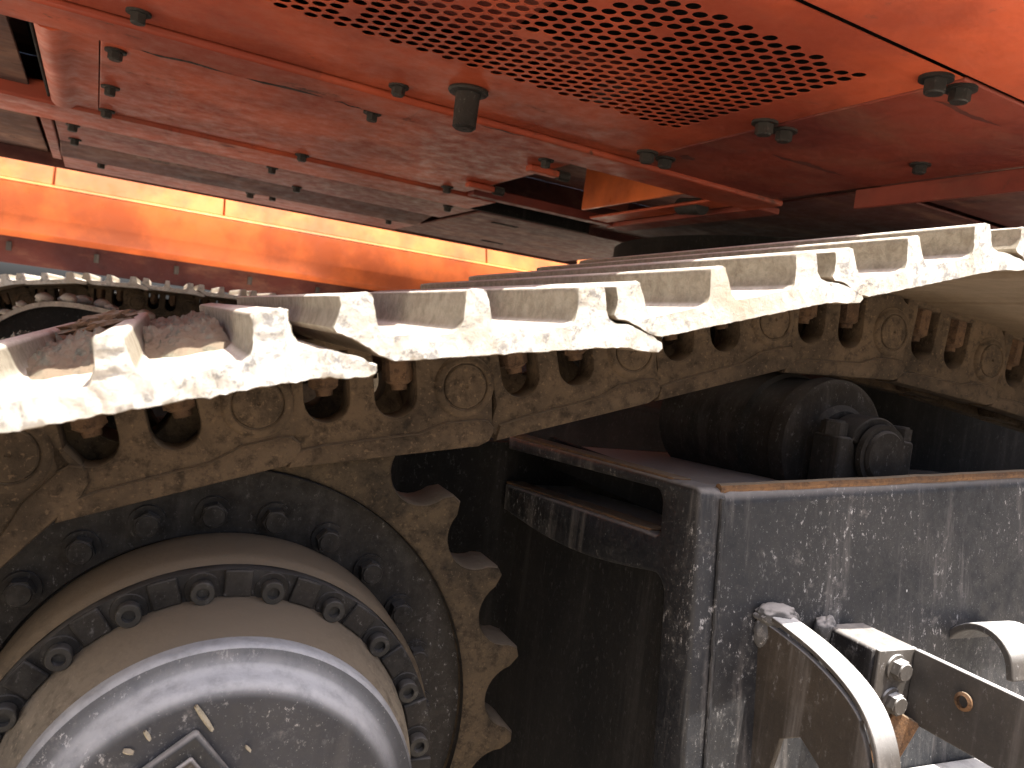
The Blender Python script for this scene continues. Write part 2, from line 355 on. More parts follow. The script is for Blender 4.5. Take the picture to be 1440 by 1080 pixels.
# long beams further in
pan('long_beam', -.90, 1.03, 2.138, 2.340, -.010, .04, 'orange_strip', .006)
pan('long_beam', -.90, 1.50, 2.346, 2.358, -.004, .06, 'deep', 0)
pan('recessed_plate', -.90, -.185, 2.362, 3.19, .03, .036, 'mottled')
pan('slot_wall', -.185, -.165, 2.362, 3.0, .08, .09, 'deep')
pan('short_post', -.162, -.135, 2.362, 3.05, -.006, .04, 'orange_dirty', .003)
p2 = pan('belly_panel', -.131, 1.075, 2.362, 2.690, .000, .006, 'orange_dirty', label='narrow belly strip between the two long beams')
for x, y in ((-.09, 2.40), (-.09, 2.62), (.42, 2.40), (.55, 2.66), (.99, 2.42)): belly_bolt(p2, x, y, 0, .012, .017)
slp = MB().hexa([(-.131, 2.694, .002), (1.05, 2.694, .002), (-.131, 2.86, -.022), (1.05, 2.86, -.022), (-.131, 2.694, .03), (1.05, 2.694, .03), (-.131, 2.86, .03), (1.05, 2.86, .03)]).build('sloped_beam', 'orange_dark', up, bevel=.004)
p3 = pan('belly_panel', -.131, 1.075, 2.866, 3.190, -.010, -.004, 'orange_dirty', label='rear belly strip next to the sunlit skirt')
for x, y in ((-.02, 2.92), (.45, 2.94), (.52, 2.90), (.96, 2.92)): belly_bolt(p3, x, y, -.010, .012, .017)
pan('rear_lip', -.90, 2.0, 3.192, 3.200, -.016, .03, 'orange_dark')
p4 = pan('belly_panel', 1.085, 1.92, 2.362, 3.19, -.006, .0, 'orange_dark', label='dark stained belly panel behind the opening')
for x, y in ((1.2, 2.5), (1.4, 3.0)): MB().box(x, x + .10, y, y + .02, -.0085, -.0065).build('weld_mark', 'deep', p4)
# opening with ribs seen inside
pan('opening_rib', 1.235, 1.245, 1.52, 1.99, -.004, .30, 'orange_clean', label='bright orange rib inside the belly opening')
pan('opening_rib', 1.30, 1.31, 1.62, 2.08, .02, .30, 'orange')
pan('opening_rib', 1.245, 1.40, 1.985, 1.995, .02, .30, 'orange_dirty')
pan('opening_lip', 1.33, 1.40, 1.516, 2.09, -.004, .004, 'orange', .003)
pan('opening_lip', 1.425, 1.50, 1.47, 2.13, -.012, .004, 'orange_dirty', .003)
pan('opening_edge', .93, 1.43, 2.095, 2.136, -.008, .02, 'orange_dirty', .003)
pan('opening_wall', .925, .935, 1.52, 2.09, .0045, .30, 'orange_dark')
for x, y in ((.905, 1.62), (.90, 1.95)):
    t_ = MB().box(x - .05, x + .03, y, y + .028, -.018, -.003).build('tab', 'orange', up, bevel=.004)
    MB().cyl((x + .031, y + .014, -.010), (1, 0, 0), .012, .012, .03, 14).build('tab_bolt', 'bolt', t_)
MB().cyl((1.36, 1.60, -.006), (0, 1, .1), .022, .022, .09, 18).build('drain_valve', 'bolt', up)
pan('right_flange', 1.405, 1.415, .655, 1.170, -.042, -.0015, 'orange_dirty', .002)
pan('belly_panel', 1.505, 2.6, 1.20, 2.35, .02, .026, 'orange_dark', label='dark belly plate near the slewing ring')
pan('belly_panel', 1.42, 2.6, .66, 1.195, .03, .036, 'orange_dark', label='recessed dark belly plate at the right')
# rubber drain tube
dt = MB().lathe([(.0001, -.068), (.016, -.068), (.0205, -.064), (.0215, 0)], 24)
dt.v = [(x, z, y) for x, y, z in dt.v]
dto = dt.build('drain_tube', 'bolt', up, (.528, 1.262, 0), smooth=40)
fl = MB().lathe([(.021, -.0005), (.034, -.0005), (.035, -.004), (.033, -.007), (.022, -.008)], 24); fl.v = [(x, z, y) for x, y, z in fl.v]
fl.build('tube_flange', 'bolt', dto)
# body shell above the belly : keeps the sky out
pan('body_roof', -.92, 2.62, .465, 3.20, .34, .35, 'orange_dark', 0); pan('body_side', -.92, 2.62, .466, .474, .0125, .34, 'orange_clean', 0)
pan('body_side', -.93, -.92, .465, 3.2, -.01, .34, 'orange_dark', 0); pan('body_side', 2.62, 2.63, .465, 3.2, -.01, .34, 'orange_dark', 0); pan('body_side', -.92, 2.62, 3.2005, 3.21, .031, .34, 'orange_dark', 0)

# ------------------------------------------------------------------ far skirt in the sun, beyond the open gap
fs = thing('far_skirt', 'sunlit orange skirt beam with a pale ridge on the far side', 'machine skirt', (0, 0, H), (0, 0, R(4)))
YB = 3.90; e0 = -.9
def strip(name, prof, x0, x1, mat, parent):
    v = []; f = []
    for x in (x0, x1): v += [(x, y, z) for y, z in prof]
    n = len(prof); f = [(i, i + 1, n + i + 1, n + i) for i in range(n - 1)] + [(n - 1, 0, n, 2 * n - 1)] + [tuple(range(n))[::-1], tuple(range(n, 2 * n))]
    return MB().add(v, f).build(name, mat, parent, bevel=.002)
xs = [e0, -.196, .49, 1.86, 2.6]
for i in range(4):
    strip('upper_board', [(YB + .050, .16), (YB - .004, -.003), (YB + .03, -.003), (YB + .075, .16)], xs[i] + .004, xs[i + 1] - .004, 'orange_sunlit', fs)
strip('ridge', [(YB - .005, -.0035), (YB - .019, -.013), (YB - .019, -.018), (YB + .03, -.018), (YB + .03, -.004)], e0, 2.6, 'orange_sunlit', fs)
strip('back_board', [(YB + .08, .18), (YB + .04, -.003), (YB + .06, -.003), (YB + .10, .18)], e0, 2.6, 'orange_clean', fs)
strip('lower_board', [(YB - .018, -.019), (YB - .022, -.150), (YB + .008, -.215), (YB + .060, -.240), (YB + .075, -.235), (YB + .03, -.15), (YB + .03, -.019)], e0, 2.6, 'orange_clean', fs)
strip('under_skirt', [(YB + .085, -.1), (YB + .085, -.352), (YB + .10, -.352), (YB + .10, -.1)], e0, 2.6, 'orange_dark', fs)
for k in range(5): MB().box(-.35 + k * .33, -.33 + k * .33, YB + .074, YB + .0845, -.30, -.262).build('hinge_plate', 'galv', fs)

# ------------------------------------------------------------------ car body and slewing ring, in the dark middle
cb = thing('car_body', 'dark steel car body under the slewing ring between the tracks', 'machine frame', (1.9, 2.0, -.3))
MB().prism([(-1.05, -.30), (1.1, -.30), (1.1, .32), (-.55, .34), (-.95, .20)], -.85, .95).build('center_box', 'deep', cb, bevel=.01)
ring = MB().lathe([(.55, .0), (.62, .0), (.62, .10), (.60, .10), (.60, .16), (.62, .16), (.62, .26), (.55, .26)], 64, closed=True); ring.v = [(x, z, y + .40) for x, y, z in ring.v]
ring.build('slewing_ring', 'deep', cb)
MB().box(-1.15, -.2, -1.0, -.84, -.38, .1).build('leg_box', 'deep', cb, bevel=.02)

# ================================================================== TRACK LINKS
SHOE_Y = .462
PROF = [(.019, .0755), (.021, .0720), (.030, .0690), (.038, .0630), (.046, .0570), (.056, .0535), (.083, .0532), (.142, .0530), (.179, .0530), (.209, .0525), (.222, .0512),
        (.232, .0490), (.246, .0475), (.2500, .0500), (.2492, .0540), (.241, .0595), (.225, .0665), (.213, .0695), (.207, .0730), (.2045, .0790), (.2035, .0940), (.1995, .0955),
        (.1855, .0955), (.1830, .0940), (.1815, .0790), (.1790, .0725), (.174, .0695), (.130, .0692), (.1235, .0700), (.1205, .0740), (.1175, .0940), (.1155, .0955), (.1050, .0955), (.1030, .0940),
        (.1005, .0770), (.0975, .0715), (.093, .0690), (.053, .0695), (.0475, .0725), (.0455, .0780), (.0430, .0940), (.0405, .0955), (.0260, .0955), (.0235, .0940), (.0235, .0860), (.0215, .0800)]
def resample(poly, step):
    o = []
    for i, a in enumerate(poly):
        b = poly[(i + 1) % len(poly)]; L_ = math.hypot(b[0] - a[0], b[1] - a[1]); n = max(1, int(round(L_ / step)))
        o += [(a[0] + (b[0] - a[0]) * k / n, a[1] + (b[1] - a[1]) * k / n) for k in range(n)]
    return o
def shoe_mesh(seed, rough, width=.70, step=.0028):
    rp = resample(PROF, step); n = len(rp); rnd = Vector((seed * 3.7, seed * 1.9, seed * 5.1))
    ys = [0, .0018, .006, .016, .05, .12, .25, .45, width - .01, width]
    if step > .005: ys = [0, .004, .3, width]
    # outward normals of the outline
    nor = []
    for i in range(n):
        a = rp[i - 1]; b = rp[(i + 1) % n]; dx, dz = b[0] - a[0], b[1] - a[1]; L_ = math.hypot(dx, dz) or 1; nor.append((dz / L_, -dx / L_))
    v = []; f = []
    for j, y in enumerate(ys):
        fall = 1. if y < .004 else (.75 if y < .01 else (.45 if y < .03 else .3))
        for i, (x, z) in enumerate(rp):
            p = Vector((x, y, z))
            d = mnoise.noise(p * 150 + rnd) * .0012 + mnoise.noise(p * 420 + rnd) * .0009 + mnoise.noise(p * 55 + rnd) * .0010
            d *= rough * fall
            if j == 0: d -= .0005
            yy = y + ((mnoise.noise(p * 230 + rnd) * .0012 + mnoise.noise(p * 90 + rnd) * .0015) * rough if j < 3 else 0)
            v.append((x + nor[i][0] * d, yy, z + nor[i][1] * d))
    for j in range(len(ys) - 1):
        for i in range(n): f.append((j * n + i, j * n + (i + 1) % n, (j + 1) * n + (i + 1) % n, (j + 1) * n + i))
    f.append(tuple(range((len(ys) - 1) * n, len(ys) * n)))
    me = bpy.data.meshes.new('shoe'); me.from_pydata(v, [], f)
    bm = bmesh.new(); bm.from_mesh(me); bm.verts.ensure_lookup_table()
    face = bm.faces.new([bm.verts[i] for i in range(n)][::-1])
    bmesh.ops.recalc_face_normals(bm, faces=bm.faces)
    r = bmesh.ops.triangulate(bm, faces=[face], quad_method='BEAUTY', ngon_method='BEAUTY')
    # refine the sawn end so that it can be pitted
    if step < .005:
        for _ in range(2):
            es = [e for e in bm.edges if e.calc_length() > .0042 and all(abs(v_.co.y) < .006 for v_ in e.verts)]
            bmesh.ops.subdivide_edges(bm, edges=es, cuts=1, use_grid_fill=False)
        ends = [fa for fa in bm.faces if all(abs(v_.co.y) < .006 for v_ in fa.verts) and abs(fa.normal.y) > .8]
        bmesh.ops.triangulate(bm, faces=ends)
        for v_ in bm.verts:
            if abs(v_.co.y) < .006 and not v_.is_boundary and all(abs(fa.normal.y) > .7 for fa in v_.link_faces):
                p = v_.co.copy()
                v_.co.y += (mnoise.noise(p * 160 + rnd) * .0014 + mnoise.noise(p * 380 + rnd) * .0010) * rough
    bm.to_mesh(me); bm.free(); shade(me, 55); return me
# chain side plate in link coordinates (pin to pin 0.2)
HOLE = lambda x0, x1, zt, zb: [(x0, zt), (x1, zt)] + arc((x0 + x1) / 2, zb + (x1 - x0) / 2, (x1 - x0) / 2, 0, -180, 10)
def side_plate_mesh():
    # outer half: from the first bolt hole to the boss round the right-hand pin
    ol = [(.022, .0525), (.020, .030), (.030, .010), (.031, -.030), (.020, -.050), (.026, -.0655)] + [(.205, -.0655)] + arc(.2145, -.0500, .0150, -78, 0, 5) + [(.2305, -.020), (.2315, .012)] + arc(.2165, .024, .0150, 0, 70, 4) + [(.206, .0525)]
    return cut_plate('side_plate', [ol, HOLE(.0420, .0840, .0400, -.0270), HOLE(.1085, .1500, .0400, -.0285)], .0, .034, .003)
def inner_plate_mesh():
    ol = [(-.036, .030), (-.036, -.040)] + [(-.022, -.0640), (.040, -.0640), (.040, .0520), (-.02, .0520)]
    return cut_plate('inner_end', [ol], .034, .062, .003)
MSH = dict(side=side_plate_mesh(), inner=inner_plate_mesh(),
           rail=cut_plate('rail', [[(.022, -.0657), (.030, -.0500), (.060, -.0470), (.150, -.0455), (.170, -.0400), (.178, -.0375), (.214, -.0375), (.2240, -.0400), (.2300, -.0480), (.2290, -.0540), (.2240, -.0615), (.212, -.0658)]], -.0048, .006, .0042),
           boss=MB().lathe([(.0325, .001), (.0310, -.0025), (.0280, -.0045), (.0250, -.0048), (.0236, -.0040), (.0230, -.0022), (.0222, -.0022)], 40).me('pin_boss'),
           pin=MB().lathe([(.0220, .0), (.0220, -.0038), (.0205, -.0052), (.0024, -.0056), (.0018, -.0040), (.0001, -.0038)], 40).me('pin'),
           bushing=MB().cyl((0, .05, 0), (0, 1, 0), .031, .031, .08, 28).me('bushing'))
nb = MB(); nb.cyl((0, 0, .050), (0, 0, -1), .0158, .0158, .044, 6, .3); nb.cyl((0, 0, .0065), (0, 0, -1), .0145, .0105, .0035, 14); nb.cyl((0, 0, .0035), (0, 0, -1), .0085, .0080, .0065, 14); MSH['nut'] = nb.me('nut')
for k, mt in (('side', 'link'), ('inner', 'link'), ('rail', 'link'), ('boss', 'link'), ('pin', 'link'), ('bushing', 'dark'), ('nut', 'link_red')): MSH[k].materials.append(M[mt])
CH_Y = .735 - SHOE_Y      # outer face of the near side plate, from the shoe end
CH_W = .154               # overall width of the chain
def make_link(px, pz, ang, y, label, group, seed, rough, far=False, drop=0., sag=0.):
    t = thing('track_link', label, 'track link', (px, y, pz), (0, -ang, 0), group)
    if far:
        if 'farshoe' not in MSH: MSH['farshoe'] = shoe_mesh(99, .3, step=.012); MSH['farshoe'].materials.append(M['shoe'])
        link_obj('shoe', MSH['farshoe'], 'shoe', t)
    else:
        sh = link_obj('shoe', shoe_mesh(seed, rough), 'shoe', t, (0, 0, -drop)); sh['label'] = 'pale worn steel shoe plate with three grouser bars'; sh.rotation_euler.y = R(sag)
    s = link_obj('side_plate', MSH['side'], 'link', t, (0, CH_Y, 0))
    link_obj('inner_end', MSH['inner'], 'link', s); link_obj('rail', MSH['rail'], 'link', s)
    link_obj('pin_boss', MSH['boss'], 'link', s, (.2, 0, -.003)); link_obj('pin', MSH['pin'], 'link', s, (.2, 0, -.003))
    s2 = link_obj('side_plate', MSH['side'], 'link', t, (0, CH_Y + CH_W - .034, 0))
    i2 = link_obj('inner_end', MSH['inner'], 'link', s2, (0, -.062, 0))
    link_obj('bushing', MSH['bushing'], 'dark', t, (.2, CH_Y - .01, -.003))
    for u in (.0635, .1370):
        for yy in (CH_Y + .017, CH_Y + CH_W - .017):
            o = link_obj('bolt', MSH['nut'], 'link_red', t, (u, yy, 0)); o.rotation_euler.z = random.random() * 2
    return t
PINS = [(-.234, -.291), (-.1055, -.1408), (.085, -.080), (.282, -.046), (.473, .012), (.665, .0705), (.865, .080), (1.064, .064), (1.262, .040), (1.460, .016), (1.658, -.008)]
LBL = ['track link at the far left, wrapping down round the sprocket', 'track link with a badly pitted shoe heaped with dirt, over the sprocket',
       'track link with mottled shoe, second complete shoe from the left', 'track link just left of the carrier roller, its shoe edge washed pale by sun',
       'track link climbing onto the carrier roller, highest shoe at the right', 'track link on top of the carrier roller, at the right edge',
       'track link just beyond the carrier roller, sloping gently down', 'second track link beyond the carrier roller', 'third track link beyond the carrier roller', 'fourth track link beyond the carrier roller']
for i in range(len(PINS) - 1):
    (x0, z0), (x1, z1) = PINS[i], PINS[i + 1]
    make_link(x0, z0, math.atan2(z1 - z0, x1 - x0), SHOE_Y, LBL[i], 'links of the near track', i + 1, [.8, 1.0, .65, .4, .35, .35, .35, .35, .35, .35][i], False, [0, .004, .002, .004, .007, .007, .007, .007, .007, .007][i], 1.5 if i == 1 else 0)

# ================================================================== FINAL DRIVE AND SPROCKET
fd = thing('final_drive', 'black round final drive with toothed sprocket, dusty, at lower left', 'sprocket', (.080, 0, -.418))
NTEETH = 21
def sprocket_outline():
    o = []
    for k in range(NTEETH):
        a = 88.9 - k * 360 / NTEETH      # root k, clockwise
        c = (.3345 * math.cos(R(a)), .3345 * math.sin(R(a)))
        o += arc(c[0], c[1], .0360, a + 104, a + 256, 12)[::1]
        at_ = a - 180 / NTEETH
        for da, rr in ((1.15, .3385), (-.8, .3395)): o.append((rr * math.cos(R(at_ + da)), rr * math.sin(R(at_ + da))))
    return o
spr = link_obj('sprocket', cut_plate('sprocket', [sprocket_outline(), arc(0, 0, .268, 0, 360, 96)[:-1]], .776, .838, .005), 'tooth', fd, (-.007, 0, 0))
disc = MB().lathe([(.2675, .772), (.2670, .786), (.262, .788), (.200, .788), (.196, .80), (.196, .83), (.2675, .83), (.2675, .772)], 128).build('sprocket_disc', 'disc', fd, (-.006, 0, 0))
for k in range(24):
    a = R(93 + 15 * k); hexhead(MB(), (.2205 * math.cos(a), .788, .2205 * math.sin(a)), (0, -1, 0), .0125, .016, a, .0165).build('bolt', 'disc', disc)
hub = MB().lathe([(.2005, .788), (.2030, .780), (.2035, .765), (.2030, .716), (.2010, .706), (.1975, .700)], 128).build('hub_drum', 'hub', fd)
# scalloped flange ring
N2 = 20; ol = []
for k in range(N2):
    a = 98.7 + k * 360 / N2
    for da, rr in ((-9, .1972), (-7, .1972), (-5, .1968), (-3.6, .1968), (3.6, .1968), (5, .1968), (7, .1972)): ol.append((rr * math.cos(R(a + da)), rr * math.sin(R(a + da))))
holes = [arc(0, 0, .166, 0, 360, 96)[:-1]]
flg = link_obj('flange_ring', cut_plate('flange_ring', [ol] + holes, .688, .704, .0015), 'disc', fd)
for k in range(N2):
    a0 = 98.7 + k * 360 / N2; a = R(a0); c = (.1815 * math.cos(a), .684, .1815 * math.sin(a))
    pad = MB().cyl((c[0], .6885, c[2]), (0, -1, 0), .0148, .0140, .0018, 24).build('pad', 'disc', flg)
    b = MB().lathe([(.0095, .0), (.0098, -.002), (.0098, -.0095), (.0090, -.0105), (.0052, -.0105), (.0050, -.005), (.0001, -.005)], 28); b.v = [(x + c[0], y + .6855, z + c[2]) for x, y, z in b.v]
    b.build('socket_bolt', 'bolt', flg)
    # raised rim pieces between the bolt pockets
    seg = [(.1740 if r_ == 0 else .1968, R(a0 + d)) for r_, d in [(0, 5.2), (0, 9), (0, 12.8), (1, 12.4), (1, 9), (1, 5.6)]]
    MB().prism([(r_ * math.cos(t_), r_ * math.sin(t_)) for r_, t_ in seg], .6835, .6885).build('rim_pad', 'disc', flg, bevel=.0015)
cone = MB().lathe([(.1735, .690), (.1725, .680), (.1690, .662), (.1635, .642), (.1600, .632)], 128).build('cone_neck', 'neck', fd)
cov = MB().lathe([(.1600, .634), (.1598, .624), (.1590, .6190), (.1570, .6165), (.1535, .6155), (.1475, .6135), (.1440, .6110), (.1418, .6060), (.1398, .6000), (.1370, .5955), (.1330, .5932), (.1280, .5922), (.1200, .5922), (.1000, .5930), (.0001, .5930)], 128)
cov = cov.build('cover', 'cover', fd)
# drain plug : square boss near the middle
pl = MB().prism([(-.032, -.032), (.032, -.032), (.032, .032), (-.032, .032)], .5840, .5935).build('plug_boss', 'plate', fd, bevel=.003); pl.rotation_euler.y = R(-38); pl.location = (-.034, 0, .064)
pq = MB().prism([(-.020, -.020), (.020, -.020), (.020, .020), (-.020, .020)], .5790, .5845).build('plug', 'strap', pl, bevel=.002)

# ================================================================== TRACK FRAME (near)
tf = thing('undercarriage', 'black painted track frame with scuffed dusty side plate', 'track frame', (.5, .6, -.118))
# local x from the corner, z from the plate top; plate leans outwards towards the ground
LEAN = .115
def side_z(x): return .080 * x
def py(z): return LEAN * z          # plate face y against local z (0 at the top)
nx, nz = 46, 40; v = []; f = []
for j in range(nz + 1):
    for i in range(nx + 1):
        x = 1.5 * (i / nx) ** 1.1; zt = side_z(min(x, .60)) - max(0, .012 - x) ** 1.0 * .6; zb = -.62
        tt = j / nz; z = zt + (zb - zt) * tt
        v.append((x, py(z) + .0009 * mnoise.noise(Vector((x * 9, z * 9, 1.3))), z))
for j in range(nz):
    for i in range(nx): a = j * (nx + 1) + i; f.append((a, a + 1, a + nx + 2, a + nx + 1))
sp_ = MB().add(v, f).build('side_plate', 'plate', tf, smooth=40)
sd = sp_.modifiers.new('thickness', 'SOLIDIFY'); sd.thickness = .016; sd.offset = -1
bpy.context.view_layer.update()
# flip so that the thickness goes inwards
if sp_.data.polygons[0].normal.y > 0: sp_.data.flip_normals()
# rusty top edge bead with clinging dust
tp = []
for k in range(60):
    x = .01 + 1.45 * k / 59; tp.append((x, .004 + .0012 * mnoise.noise(Vector((x * 60, 0, 0))), side_z(min(x, .6)) + .0015 + .0012 * mnoise.noise(Vector((x * 90, 2, 0)))))
tube(tp, .0052, 8).build('top_edge', 'rust', tf)
# end plate : one thick plate with a window above a ledge and a large opening below it, corners rounded
def yz_plate(name, outlines, x0, x1, bevel, mat):
    me = cut_plate(name, outlines, x0, x1, bevel, 60)
    for v_ in me.vertices: a, b, c_ = v_.co; v_.co = (b, a + py(c_), c_)
    bm = bmesh.new(); bm.from_mesh(me); bmesh.ops.recalc_face_normals(bm, faces=bm.faces); bm.to_mesh(me); bm.free(); shade(me, 50)
    return link_obj(name, me, mat, tf)
def lz(y): return -.058 - .080 * (y - .06)                 # top of the ledge
def lb(y): return -.094 - .085 * (y - .06) - .016 * math.sin(min(1, max(0, (y - .045) / .40)) * math.pi)   # its arched underside
ysp = [.075 + .365 * k / 16 for k in range(17)]
outer = [(-.001, -.62), (-.001, -.006)] + arc(.008, -.006, .009, 180, 90, 5) + [(.454, -.020), (.454, -.038)] + arc(.074, -.026, .013, 90, 180, 5) + [(.061, -.048)] + arc(.071, -.050, .010, 180, 262, 5)
outer += [(y, lz(y)) for y in ysp[1:]] + [(.454, lz(.454)), (.454, lb(.454))] + [(y, lb(y)) for y in ysp[::-1]] + arc(.066, lb(.06) - .020, .018, 95, 180, 5) + [(.048, -.20), (.048, -.62)]
yz_plate('end_plate', [outer], -.016, .018, .0045, 'plate')['label'] = 'end of the frame with a window, a ledge and rounded corners'
wl = [(.010 + .0012 * mnoise.noise(Vector((0, k * .9, 5))), py(-k * .009) - .0035, -.006 - k * .0088) for k in range(70)]
tube(wl, .0026, 8).build('weld_seam', 'plate', tf)
# end openings : top plate, ledge, inner walls
def along_y(name, ys, zf, mat, bevel=.004):
    # bar running inwards, ys list, zf(y) -> (z_top, z_bottom), x0,x1
    v = []; f = []
    for y in ys:
        zt, zb, x0, x1 = zf(y); v += [(x0, y, zb), (x1, y, zb), (x1, y, zt), (x0, y, zt)]
    for j in range(len(ys) - 1):
        for i in range(4): f.append((j * 4 + i, j * 4 + (i + 1) % 4, j * 4 + 4 + (i + 1) % 4, j * 4 + 4 + i))
    f += [(3, 2, 1, 0), tuple(len(v) - 4 + i for i in range(4))]
    return MB().add(v, f).build(name, mat, tf, bevel=bevel)
ysl = [.050 + .40 * k / 14 for k in range(15)]
along_y('top_plate', ysl, lambda y: (-.003 - .06 * (y - .05), -.016 - .06 * (y - .05), .0185, .9), 'black', .004)
ED = along_y('top_edge', ysl, lambda y: (.0030 - .045 * (y - .05), -.004 - .045 * (y - .05), -.012, .012), 'rust', .0015)
along_y('ledge_shelf', ysl[1:], lambda y: (lz(y + .0) + py(lz(y)) * 0 - .0015, lz(y) - .012, .0185, .10), 'black', .001)
along_y('ledge_dust', ysl[1:], lambda y: (lz(y) + .0022 + .0014 * mnoise.noise(Vector((y * 50, 3, 0))), lz(y) - .001, -.011 + .003 * mnoise.noise(Vector((y * 70, 8, 0))), .0180), 'rust', .001)
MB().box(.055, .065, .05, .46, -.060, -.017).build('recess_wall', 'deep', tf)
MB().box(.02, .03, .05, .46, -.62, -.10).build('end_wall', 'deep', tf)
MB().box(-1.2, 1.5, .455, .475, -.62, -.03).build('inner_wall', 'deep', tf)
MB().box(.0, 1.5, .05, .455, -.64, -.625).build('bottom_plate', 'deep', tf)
# lower step flange of the frame, dusty in the sun
MB().hexa([(.20, -.165, -.305), (1.5, -.165, -.305), (.20, -.035, -.300), (1.5, -.035, -.300), (.20, -.165, -.295), (1.5, -.165, -.295), (.20, -.035, -.290), (1.5, -.035, -.290)]).build('step_flange', 'galv', tf, bevel=.002)

# strap bracket : web plate with a bent strap on top
sb = MB(); path = [(-.012, -.118), (-.04, -.121), (-.08, -.128), (-.115, -.139), (-.140, -.153), (-.156, -.172), (-.166, -.197), (-.171, -.230), (-.172, -.30), (-.172, -.40)]
def ribbon(path, x0, x1, th, taper=0):
    v = []; f = []; n = len(path)
    for i, (y, z) in enumerate(path):
        a = path[max(i - 1, 0)]; b = path[min(i + 1, n - 1)]; d = Vector((b[0] - a[0], b[1] - a[1])).normalized(); nn = Vector((-d.y, d.x))
        if nn.y < 0 and i == 0: pass
        sgn = -1
        v += [(x0, y, z), (x1, y, z), (x1, y + sgn * nn.x * th, z + sgn * nn.y * th), (x0, y + sgn * nn.x * th, z + sgn * nn.y * th)]
    for j in range(n - 1):
        for i in range(4): f.append((j * 4 + i, j * 4 + (i + 1) % 4, j * 4 + 4 + (i + 1) % 4, j * 4 + 4 + i))
    f += [(3, 2, 1, 0), tuple(len(v) - 4 + i for i in range(4))]
    return MB().add(v, f)
def smoothpath(p, n=4):
    o = []
    for i in range(len(p) - 1):
        p0 = p[max(i - 1, 0)]; p1 = p[i]; p2 = p[i + 1]; p3 = p[min(i + 2, len(p) - 1)]
        for k in range(n):
            t = k / n
            o.append(tuple(.5 * (2 * p1[c] + (p2[c] - p0[c]) * t + (2 * p0[c] - 5 * p1[c] + 4 * p2[c] - p3[c]) * t * t + (3 * p1[c] - p0[c] - 3 * p2[c] + p3[c]) * t ** 3) for c in (0, 1)))
    return o + [p[-1]]
spth = smoothpath(path)
st = ribbon(spth, .068, .095, .005).build('step_strap', 'galv', tf, bevel=.0012); st['label'] = 'bent flat steel strap curving out and down from the side plate'
web = [(y + (.004 if z < -.16 else .0), z - .0052) for y, z in spth[:-6]] + [(-.150, -.40), (-.128, -.40), (-.126, -.26), (-.110, -.222), (-.085, -.208), (-.062, -.222), (-.052, -.27), (-.052, -.40), (-.025, -.40)]
wv = [(x, y, z) for x in (.0685, .0745) for y, z in web]; nw = len(web)
wf = [(i, (i + 1) % nw, nw + (i + 1) % nw, nw + i) for i in range(nw)] + [tuple(range(nw))[::-1], tuple(range(nw, 2 * nw))]
MB().add(wv, wf).build('web', 'strap', st, bevel=.001)
wb = link_obj('weld_bead', lump(.020, 1.25, .75, .55, 4, .22, 4, 1.6), 'weld', st, (.084, -.020, -.117))
wb2 = link_obj('weld_bead', lump(.011, .8, .8, 1.5, 9, .22, 4, 1.6), 'weld', st, (.070, -.018, -.135))
# bolted arm bracket
ab = MB().box(.150, .205, -.085, -.020, -.195, -.128).build('bracket_lug', 'black', tf, bevel=.004); ab['label'] = 'welded lug that carries the bolted step arm'
link_obj('weld_bead', lump(.016, .8, .6, 1.0, 14, .22, 4, 1.6), 'weld', ab, (.150, -.022, -.135)); link_obj('weld_bead', lump(.013, .6, .6, 2.2, 15, .22, 4, 1.6), 'weld', ab, (.148, -.024, -.165))
arm = MB().box(.148, .200, -.0915, -.0855, -.197, -.127)
arm.box(.194, .2005, -.30, -.0920, -.197, -.127)
arm = arm.build('step_arm', 'galv', tf, bevel=.0015); arm['label'] = 'bare steel arm bolted to the lug and reaching outwards'
for z in (-.145, -.178): hexhead(MB(), (.172, -.0917, z), (0, -1, 0), .0105, .011, .5, .0135).build('bolt', 'galv', arm)
MB().lathe([(.0055, 0), (.0085, -.001), (.0085, -.003), (.0055, -.004)], 20).build('rivet', 'rust', arm, (.1925, -.150, -.152)).rotation_euler.z = R(-90)
cl = MB().box(-.014, .014, -.004, .004, -.055, .0).build('rusty_clip', 'rust', arm, (.186, -.10, -.190), bevel=.001); cl.rotation_euler = (R(0), R(22), R(-25))
# curled hook bracket at the right and a serrated tread
ck = smoothpath([(-.010, -.166), (-.026, -.144), (-.046, -.133), (-.066, -.136), (-.080, -.150), (-.086, -.172)])
hk = ribbon(ck, .352, .42, .008).build('curled_bracket', 'galv', tf, bevel=.0015); hk['label'] = 'curled steel bracket at the right edge of the plate'
tr = MB().box(.290, .48, -.150, -.146, -.200, -.165).build('serrated_tread', 'galv', tf, bevel=.001)
for k in range(14): MB().prism([(.290 + k * .0135, -.1648), (.2975 + k * .0135, -.1648), (.2955 + k * .0135, -.1590), (.292 + k * .0135, -.1590)], -.1495, -.1465).build('tooth', 'galv', tr)

